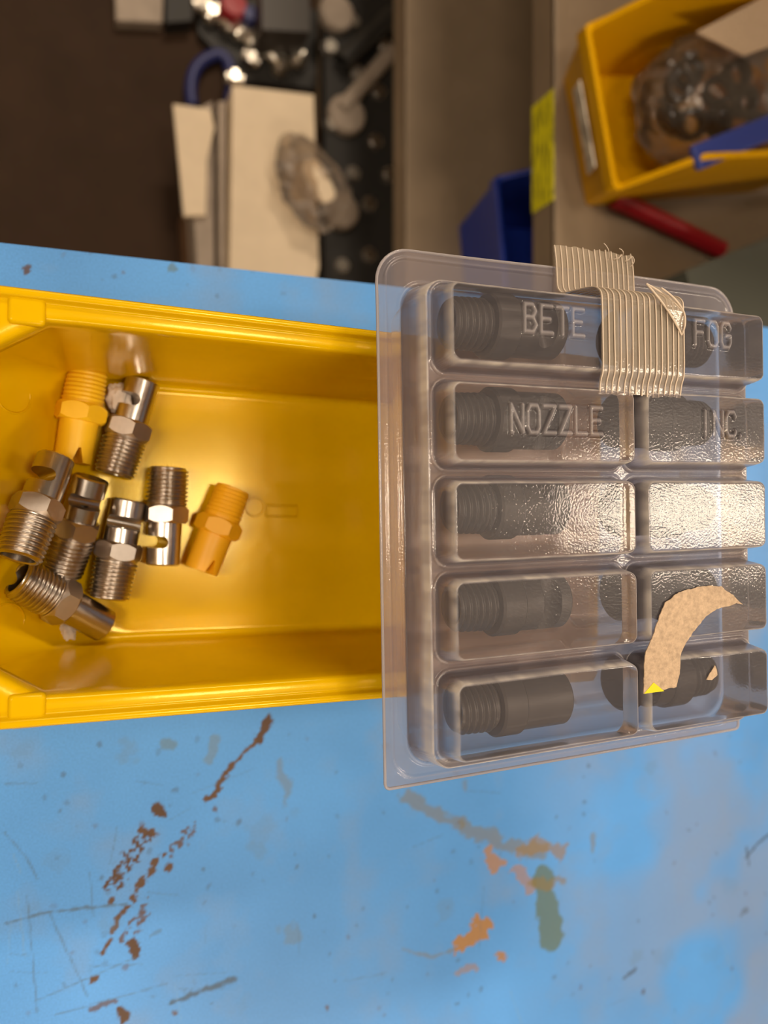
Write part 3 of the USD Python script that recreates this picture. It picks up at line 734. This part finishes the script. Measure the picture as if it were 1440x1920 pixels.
# ------------------------------------------------------------------ grey nozzles inside the pack
def pvc_body(r, z0, z1):
    b = cone(r, r, z0, z1 - 0.0008) + cone(r, r - 0.0008, z1 - 0.0008, z1)
    # a crescent slot milled across
    cut = m3.Manifold.cylinder(0.03, 0.0030, 0.0030, 28, True).scale((1.0, 1.0, 1.0)).rotate((0, 90, 0)).scale((1, 1.5, 1)).translate((0, r * 0.9, z0 + 0.0085))
    return moved(np.eye(4), b - cut)


def build_pvc(name, label, M, material, group):
    t = thing(name, label, 'spray nozzle', M, group)
    obj('threaded_shank', thread_mesh(0.0070, 0.0074, 0, 0.0115, 0.0019, 0.0011, 0.0050), material, t, smooth=35)
    obj('collar', moved(np.eye(4), cone(0.0084, 0.0090, 0.0115, 0.0121) + cone(0.0090, 0.0090, 0.0121, 0.0184) + cone(0.0090, 0.0084, 0.0184, 0.0190)), material, t, smooth=35)
    obj('slotted_body', pvc_body(0.0081, 0.0190, 0.0345), material, t, smooth=35)
    return t


ordinal = ['top', 'second', 'third', 'fourth', 'bottom']
g1 = None
zn = PACK[2, 3] - 0.0005
rolls = [-20, 15, -75, 10, 150]
for i, yc in enumerate(ROWS):
    o = PACK @ np.array([-0.0418, yc + (0.0050, 0.0033, 0.0033, 0.0008, -0.0022)[i], 0, 1]); d = PACK[:3, 0]
    M = frame((o[0], o[1], zn), d, (0, 0, 1), math.radians(rolls[i]))
    lb = 'grey threaded plastic nozzle, left column of the clear pack, %s row' % ordinal[i] if i not in (0, 4) else 'grey threaded plastic nozzle, left column of the clear pack, %s row' % ordinal[i]
    if g1 is None: g1 = build_pvc('plastic_fog_nozzle', lb, M, MAT['pvc'], 'grey nozzles in the clear pack')
    else: dup(g1, M, lb)
g2 = None
for i, yc in enumerate(ROWS):
    o = PACK @ np.array([0.0480, yc + (0.0048, 0.0043, 0.002, 0.001, -0.001)[i], 0, 1]); d = -PACK[:3, 0]
    M = frame((o[0], o[1], zn), d, (0, 0, 1), math.radians(rolls[i] + 160))
    lb = 'dark plastic nozzle under the right column of the clear pack, %s row%s' % (ordinal[i], '' if i in (0, 4) else ' from the top')
    if g2 is None: g2 = build_pvc('dark_plastic_nozzle', lb, M, MAT['pvc_dark'], 'dark nozzles in the clear pack')
    else: dup(g2, M, lb)

# ------------------------------------------------------------------ shelving beyond the bench
SX, ZA, ZB, ZC = 0.39, -0.272, -0.592, -0.860
sh = thing('shelving_unit', 'beige enamelled steel shelving unit beyond the bench', 'shelf', place(0, 0, 0))


def shelf(x0, z, lip):
    top = rbox(0.60, 1.17, 0.004, 0.001); top.apply_translation((x0 + 0.30, 0.705, z - 0.002))
    fr = rbox(0.004, 1.17, lip, 0.0015); fr.apply_translation((x0 + 0.002, 0.705, z - lip / 2))
    rim_ = rbox(0.012, 1.17, 0.004, 0.0018); rim_.apply_translation((x0 + 0.006, 0.705, z - 0.0012))
    obj('shelf_board', cat(top, fr, rim_), MAT['shelf'], sh)


shelf(SX + 0.02, 0.42, 0.034); shelf(SX, ZA, 0.034); shelf(SX, ZB, 0.040); shelf(0.365, ZC, 0.038)  # topmost board is unseen, added to shade the bins; boards deepened for it
for x, y in ((SX + 0.58, 0.14), (SX + 0.58, 1.27), (SX + 0.03, 1.27)):
    post = rbox(0.04, 0.03, 1.5, 0.002); post.apply_translation((x, y, FLOOR + 0.75))
    obj('upright_post', post, MAT['shelf'], sh)
a, b = at(1000, 360, -0.290), at(1000, 195, -0.290)
lab = rbox(0.0012, 0.098, 0.033, 0.0004); lab.apply_translation((SX - 0.0006, (a[1] + b[1]) / 2 - 0.003, ZA - 0.0168))
obj('warning_label', lab, MAT['warning'], sh, label='yellow warning label on the shelf edge')


def hopper(name, label, M, L, hw, H, fh, material, ramp=0.1):
    def rim(x): return fh + (H - fh) * np.clip((L - 0.008 - x) / ramp, 0, 1)
    lv = [(8 * mm, 22 * mm, hw - 9 * mm, 5 * mm, 'abs', 0.0), (4 * mm, 4 * mm, hw - 2.5 * mm, 6 * mm, 'rim', -0.016), (0, 0, hw, 6 * mm, 'rim', -0.013), (0, 0, hw, 6 * mm, 'rim', -0.001), (1 * mm, 1 * mm, hw - 1 * mm, 6 * mm, 'rim', 0),
          (4 * mm, 4 * mm, hw - 4 * mm, 5 * mm, 'rim', 0), (5 * mm, 5 * mm, hw - 5 * mm, 5 * mm, 'rim', -0.001), (5.5 * mm, 6 * mm, hw - 5.5 * mm, 5 * mm, 'rim', -0.014), (12 * mm, 26 * mm, hw - 12 * mm, 4 * mm, 'abs', 0.004)]
    t = thing(name, label, 'storage bin', M)
    obj('shell', bin_mesh(L, lv, rim, 0.004), material, t, smooth=40)
    return t


# front of the yellow bin looks toward -X, turned 12.6 degrees
def from_front(fx, fy, z, deg, L):
    "matrix for a hopper whose front middle stands at (fx, fy), opening toward -x turned by deg"
    a = math.radians(deg)
    M = place(fx + L * math.cos(a), fy + L * math.sin(a), z, a + PI)
    return M


MB_ = from_front(0.389, 0.325, ZA + 0.0015, 12.6, 0.24)
hb = hopper('hopper_bin', 'yellow hopper bin on the upper shelf filled with bagged dark parts', MB_, 0.24, 0.066, 0.115, 0.062, MAT['bin_amber'], 0.034)
card = rbox(0.0016, 0.070, 0.018, 0.0005)
tl = np.eye(4); tl[:3, :3] = trimesh.transformations.rotation_matrix(math.radians(20), (0, 1, 0))[:3, :3]; tl[:3, 3] = (0.2385, 0.006, 0.038)
obj('card_label', moved(tl, card), MAT['card_print'], hb, label='pale card label with faded print')
hopper('hopper_bin', 'dark blue hopper bin on the lower shelf under the upper one', from_front(0.452, 0.300, ZB + 0.0015, 6, 0.30), 0.30, 0.085, 0.230, 0.130, MAT['bin_blue'])

# contents of the shelf bin: a clear bag of dark rings, a paper tag, a blue strap
ca = np.array([math.cos(math.radians(12.6)), math.sin(math.radians(12.6)), 0]); cb = np.array([-ca[1], ca[0], 0])
B0 = np.array([0.389, 0.325, ZA])


def inbin(u, v, z): return B0 + ca * u + cb * v + np.array([0, 0, z])


bagm = trimesh.creation.icosphere(5, 1.0); v = np.array(bagm.vertices)
v = np.sign(v) * np.abs(v) ** 0.7 * np.array([0.078, 0.046, 0.040]) * (0.86 + 0.30 * meshkit.fbm(v * 2.2, 4, 6))[:, None]
v = v[:, :1] * ca + v[:, 1:2] * cb + v[:, 2:] * [0, 0, 1] + inbin(0.128, 0.004, 0.062)
tag(obj('parts_bag', trimesh.Trimesh(v, bagm.faces, process=False), MAT['bag'], smooth=True), 'clear plastic bag of dark rings inside the yellow hopper bin', 'plastic bag')
r2 = random.Random(4); ringm = None
for i, (u, w_, z_) in enumerate([(0.092, 0.018, 0.060), (0.100, -0.014, 0.058), (0.128, 0.010, 0.066), (0.130, -0.022, 0.060), (0.158, 0.0, 0.066), (0.160, 0.026, 0.060), (0.112, 0.032, 0.052), (0.178, -0.018, 0.060), (0.09, -0.004, 0.046), (0.145, -0.006, 0.048)]):
    prof = [(0.008, -0.005), (0.0125, -0.005), (0.013, -0.0045), (0.013, 0.0045), (0.0125, 0.005), (0.008, 0.005), (0.0078, 0.0045), (0.0078, -0.0045), (0.008, -0.005)]
    M = frame(inbin(u, w_, z_), (r2.uniform(-.7, .3), r2.uniform(-.5, .5), 1.0))
    lb = 'black rubber ring inside the clear bag in the yellow hopper bin'
    if ringm is None:
        ringm = thing('rubber_ring', lb, 'ring', M, 'rubber rings in the bag'); obj('ring_body', lathe(prof, 32), MAT['black'], ringm, smooth=40)
    else: dup(ringm, M, lb)
q = [at(x, y, ZA + 0.112)[:2] for x, y in ((1306, 60), (1395, 104), (1470, 78), (1470, -20), (1430, -5))]
pt = plate(q, ZA + 0.111, ZA + 0.1122); 
tag(obj('paper_tag', pt, MAT['kraft']), 'tan paper tag with a torn edge lying on the bag of rings', 'paper')
a, b = at(1300, 298, ZA + 0.110), at(1460, 232, ZA + 0.118)
strap = trimesh.creation.box((np.linalg.norm(b - a), 0.019, 0.006)); d = (b - a) / np.linalg.norm(b - a)
M = np.eye(4); M[:3, 0] = d; y_ = np.cross([0, 0, 1], d); M[:3, 1] = y_ / np.linalg.norm(y_); M[:3, 2] = np.cross(d, M[:3, 1]); M[:3, 3] = (a + b) / 2
tag(obj('blue_strap', moved(M, rbox(np.linalg.norm(b - a), 0.019, 0.006, 0.002)), MAT['bluestrap']), 'blue plastic strap lying over the rim of the yellow hopper bin', 'strap')
# red hose on the shelf
a, b = at(1150, 372, ZA + 0.011), at(1352, 468, ZA + 0.011)
hs = thing('red_hose', 'cut length of dark red rubber hose beside the yellow hopper bin', 'hose', frame(a, b - a))
obj('hose_wall', lathe([(0.0048, 0), (0.0078, 0), (0.0084, 0.0006), (0.0084, np.linalg.norm(b - a)), (0.0048, np.linalg.norm(b - a)), (0.0048, 0)], 32), MAT['red'], hs, smooth=40)
# grey green metal box at the right
e0, e1 = at(1285, 508, -0.17)[:2], at(1500, 422, -0.17)[:2]; dv = (e1 - e0) / np.linalg.norm(e1 - e0); nv = np.array([dv[1], -dv[0]])
q = [e0, e0 + dv * 0.30, e0 + dv * 0.30 + nv * 0.14, e0 + nv * 0.14]
tag(obj('metal_case', plate(q, ZA + 0.0015, -0.17), MAT['greygreen']), 'grey green enamelled metal case at the end of the upper shelf', 'case')

# ------------------------------------------------------------------ clutter on the floor and the bottom shelf
def block(name, px, z0, z1, material, label, cat_, r=None):
    q = [at(x, y, z1)[:2] for x, y in px]
    m = plate(np.array(q), z0, z1)
    return tag(obj(name, m, material), label, cat_)


block('white_carton', [(436, 160), (588, 178), (598, 500), (585, 560), (430, 550), (434, 330)], FLOOR, -0.76, MAT['white'], 'large white carton on the floor beside the shelving', 'carton')
block('white_envelope', [(325, 195), (395, 205), (402, 240), (388, 300), (386, 404), (345, 405)], -0.790, -0.782, MAT['white'], 'small white envelope leaning on the left edge of the carton stack', 'envelope')
block('cream_binder', [(352, 215), (398, 190), (402, 540), (372, 540)], FLOOR, -0.791, MAT['cream'], 'cream cardboard file under the small white envelope', 'file')
block('cream_board', [(409, 190), (423, 190), (420, 540), (412, 540)], FLOOR, -0.785, MAT['cream'], 'thin cream board standing between the file and the large carton', 'board')
block('brown_strip', [(340, 400), (357, 400), (364, 540), (347, 540)], FLOOR, -0.86, MAT['brown'], 'brown strip of wood at the foot of the cream file', 'wood')
block('white_card', [(216, -30), (306, -30), (304, 42), (218, 38)], FLOOR, FLOOR + 0.02, MAT['cream'], 'pale card lying alone on the open floor', 'card')
block('dark_gap_block', [(312, -30), (362, -30), (360, 38), (312, 42)], FLOOR, FLOOR + 0.03, MAT['black'], 'black block standing in for the dark gap beside the pale card', 'case')  # black block added where there is only a dark gap
block('grey_box', [(490, -15), (580, -10), (582, 60), (492, 55)], FLOOR + 0.0172, FLOOR + 0.10, MAT['dark'], 'dark grey box behind the pile of fittings', 'box')

# crumpled clear bag on the carton
bm = trimesh.creation.icosphere(5, 1.0); v = np.array(bm.vertices)
v = v * np.array([0.042, 0.062, 0.03]) * (0.65 + 0.75 * meshkit.fbm(v * 2.4 + 3, 4, 16))[:, None]
rot = trimesh.transformations.rotation_matrix(math.radians(30), (0, 0, 1))[:3, :3]
v = v @ rot.T; v[:, 2] -= v[:, 2].min()
tag(obj('crumpled_bag', trimesh.Trimesh(v + at(578, 352, -0.74) * [1, 1, 0] + [0, 0, -0.759], bm.faces, process=False), MAT['bag'], smooth=True), 'crumpled clear plastic bag lying on the right edge of the large carton', 'plastic bag')
sm = trimesh.creation.icosphere(3, 1.0); v = np.array(sm.vertices); v = np.sign(v) * np.abs(v) ** 0.6 * [0.016, 0.030, 0.004]; v = v @ rot.T
tag(obj('bag_label', trimesh.Trimesh(v + at(598, 340, -0.70), sm.faces, process=False), MAT['white'], smooth=True), 'white label on top of the crumpled clear bag', 'label')

# black rubber sheet and bolts on the bottom shelf
q = [at(x, y, ZC + 0.03)[:2] for x, y in ((612, -40), (752, -40), (752, 560), (606, 560))]
tag(obj('rubber_sheet', plate(np.array(q), ZC + 0.002, ZC + 0.03), MAT['black']), 'black rubber sheet covering the bottom shelf', 'rubber sheet')
bolt = None
spots = [(660, 45), (618, 92), (668, 140), (708, 175), (702, 268), (660, 328), (690, 385), (642, 415), (720, 90), (640, 500), (690, 480), (728, 330), (622, 235)]
for i, (x, y) in enumerate(spots):
    o = at(x, y, ZC + 0.030); M = place(o[0], o[1], ZC + 0.0301, i * 0.7)
    where = 'grey bolt head on the black rubber sheet, ' + ['left of the thick black hose', 'just left of the pale tube', 'below the thick black hose', 'touching the lower side of the pale tube', 'alone at the middle right of the sheet', 'beside the crumpled bag', 'in the middle of the sheet', 'below the crumpled bag', 'at the upper right above the pale tube', 'at the lower left by the carton foot', 'nearest the blue bench edge', 'farthest right, below the middle', 'at the left beside the grey disc'][i]
    if bolt is None:
        bolt = thing('bolt', where, 'bolt', M, 'bolts on the rubber sheet')
        obj('hex_head', hex_mesh(0.019, 0.0, 0.010), MAT['zinc'], bolt, smooth=20)
        obj('washer', lathe([(0.0001, 0), (0.0145, 0), (0.0145, 0.002), (0.0001, 0.002)], 28), MAT['dark'], bolt, smooth=30)
    else: dup(bolt, M, where)
for i, (x0, y0, x1, y1, r_, mt, lb) in enumerate([(640, 205, 735, 95, 0.012, 'cream', 'pale tube lying slantwise across the black rubber sheet'), (640, 118, 738, 28, 0.015, 'black', 'thick black hose beside the pale tube on the rubber sheet')]):
    a, b = at(x0, y0, ZC + 0.045), at(x1, y1, ZC + 0.045); a[2] = b[2] = ZC + 0.0302 + r_
    t = thing('tube_length', lb, 'tube', frame(a, b - a)); L = np.linalg.norm(b - a)
    obj('tube_wall', lathe([(r_ * 0.7, 0), (r_, 0), (r_, L), (r_ * 0.7, L), (r_ * 0.7, 0)], 28), MAT[mt], t, smooth=40)
for i, (x, y, r_, mt) in enumerate([(650, 215, 0.030, 'dark'), (640, 395, 0.028, 'dark'), (632, 25, 0.028, 'dark')]):
    o = at(x, y, ZC + 0.04)
    t = thing('rubber_disc', ['grey rubber disc next to the crumpled bag on the bottom shelf', 'grey rubber disc low on the bottom shelf near the bench edge', 'grey rubber disc high up on the bottom shelf'][i], 'disc', place(o[0], o[1], ZC + 0.0302))
    obj('disc_body', lathe([(0.0001, 0), (r_, 0), (r_, 0.012), (r_ - 0.003, 0.016), (0.0001, 0.017)], 36), MAT['cream'], t, smooth=30)

# bright fittings heaped on the floor
fit = None
heap = [(378, 8, .4), (398, 26, 1.0), (428, 42, 2.0), (452, 58, .9), (470, 70, 1.6), (488, 88, .3), (505, 98, 2.4), (525, 124, 1.2), (540, 70, .2), (470, 108, 2.8), (558, 112, .8), (440, 148, 0.0)]
for i, (x, y, a) in enumerate(heap):
    z = FLOOR + 0.030; o = at(x, y, z)
    M = frame((o[0], o[1], z), (math.cos(a), math.sin(a), 0.1), (0, 0, 1), a)
    lb = 'bright metal pipe fitting in the floor heap, ' + ['farthest up at its left tip', 'second from its upper left tip', 'touching the red plug', 'between the red and the blue plug', 'just below the blue plug', 'in the middle of the heap', 'right of the middle of the heap', 'lowest on the right, near the carton', 'between the blue plug and the dark box', 'left below the middle, near the blue loop', 'farthest right', 'lying apart beside the blue loop'][i]
    if fit is None:
        fit = thing('pipe_fitting', lb, 'pipe fitting', M, 'fittings heaped on the floor')
        obj('barrel', lathe([(0.006, -0.014), (0.009, -0.014), (0.010, -0.013), (0.010, 0.013), (0.009, 0.014), (0.006, 0.014), (0.006, -0.014)], 28), MAT['zinc'], fit, smooth=30)
        obj('hex_nut', hex_mesh(0.026, -0.005, 0.005), MAT['zinc'], fit, smooth=20)
    else: dup(fit, M, lb)
block('black_tray', [(372, -20), (600, 20), (592, 165), (455, 150), (372, 60)], FLOOR, FLOOR + 0.017, MAT['black'], 'black tray under the heap of metal fittings', 'tray')
for nm, x, y, r_, mt, lb, ct in (('blue_pipe_plug', 470, 24, 0.013, 'bluetube', 'round blue plug among the heap of fittings', 'plug'), ('red_pipe_plug', 440, 6, 0.020, 'red', 'large red plug at the back of the heap of fittings', 'plug')):
    o = at(x, y, FLOOR + 0.06); z = FLOOR + 0.017
    t = thing(nm, lb, ct, place(o[0], o[1], z))
    obj('plug_body', lathe([(0.0001, 0), (r_, 0), (r_, 0.040), (r_ - 0.003, 0.044), (0.0001, 0.045)], 32), MAT[mt], t, smooth=30)
P = [at(x, y, FLOOR + 0.014) for x, y in ((362, 200), (358, 160), (368, 128), (392, 108), (418, 105), (430, 125), (434, 160), (432, 205))]
tag(obj('blue_loop', tube(P, 0.0095, 14, True, 40), MAT['bluetube'], smooth=True), 'loop of dark blue tubing behind the small white envelope', 'tubing')
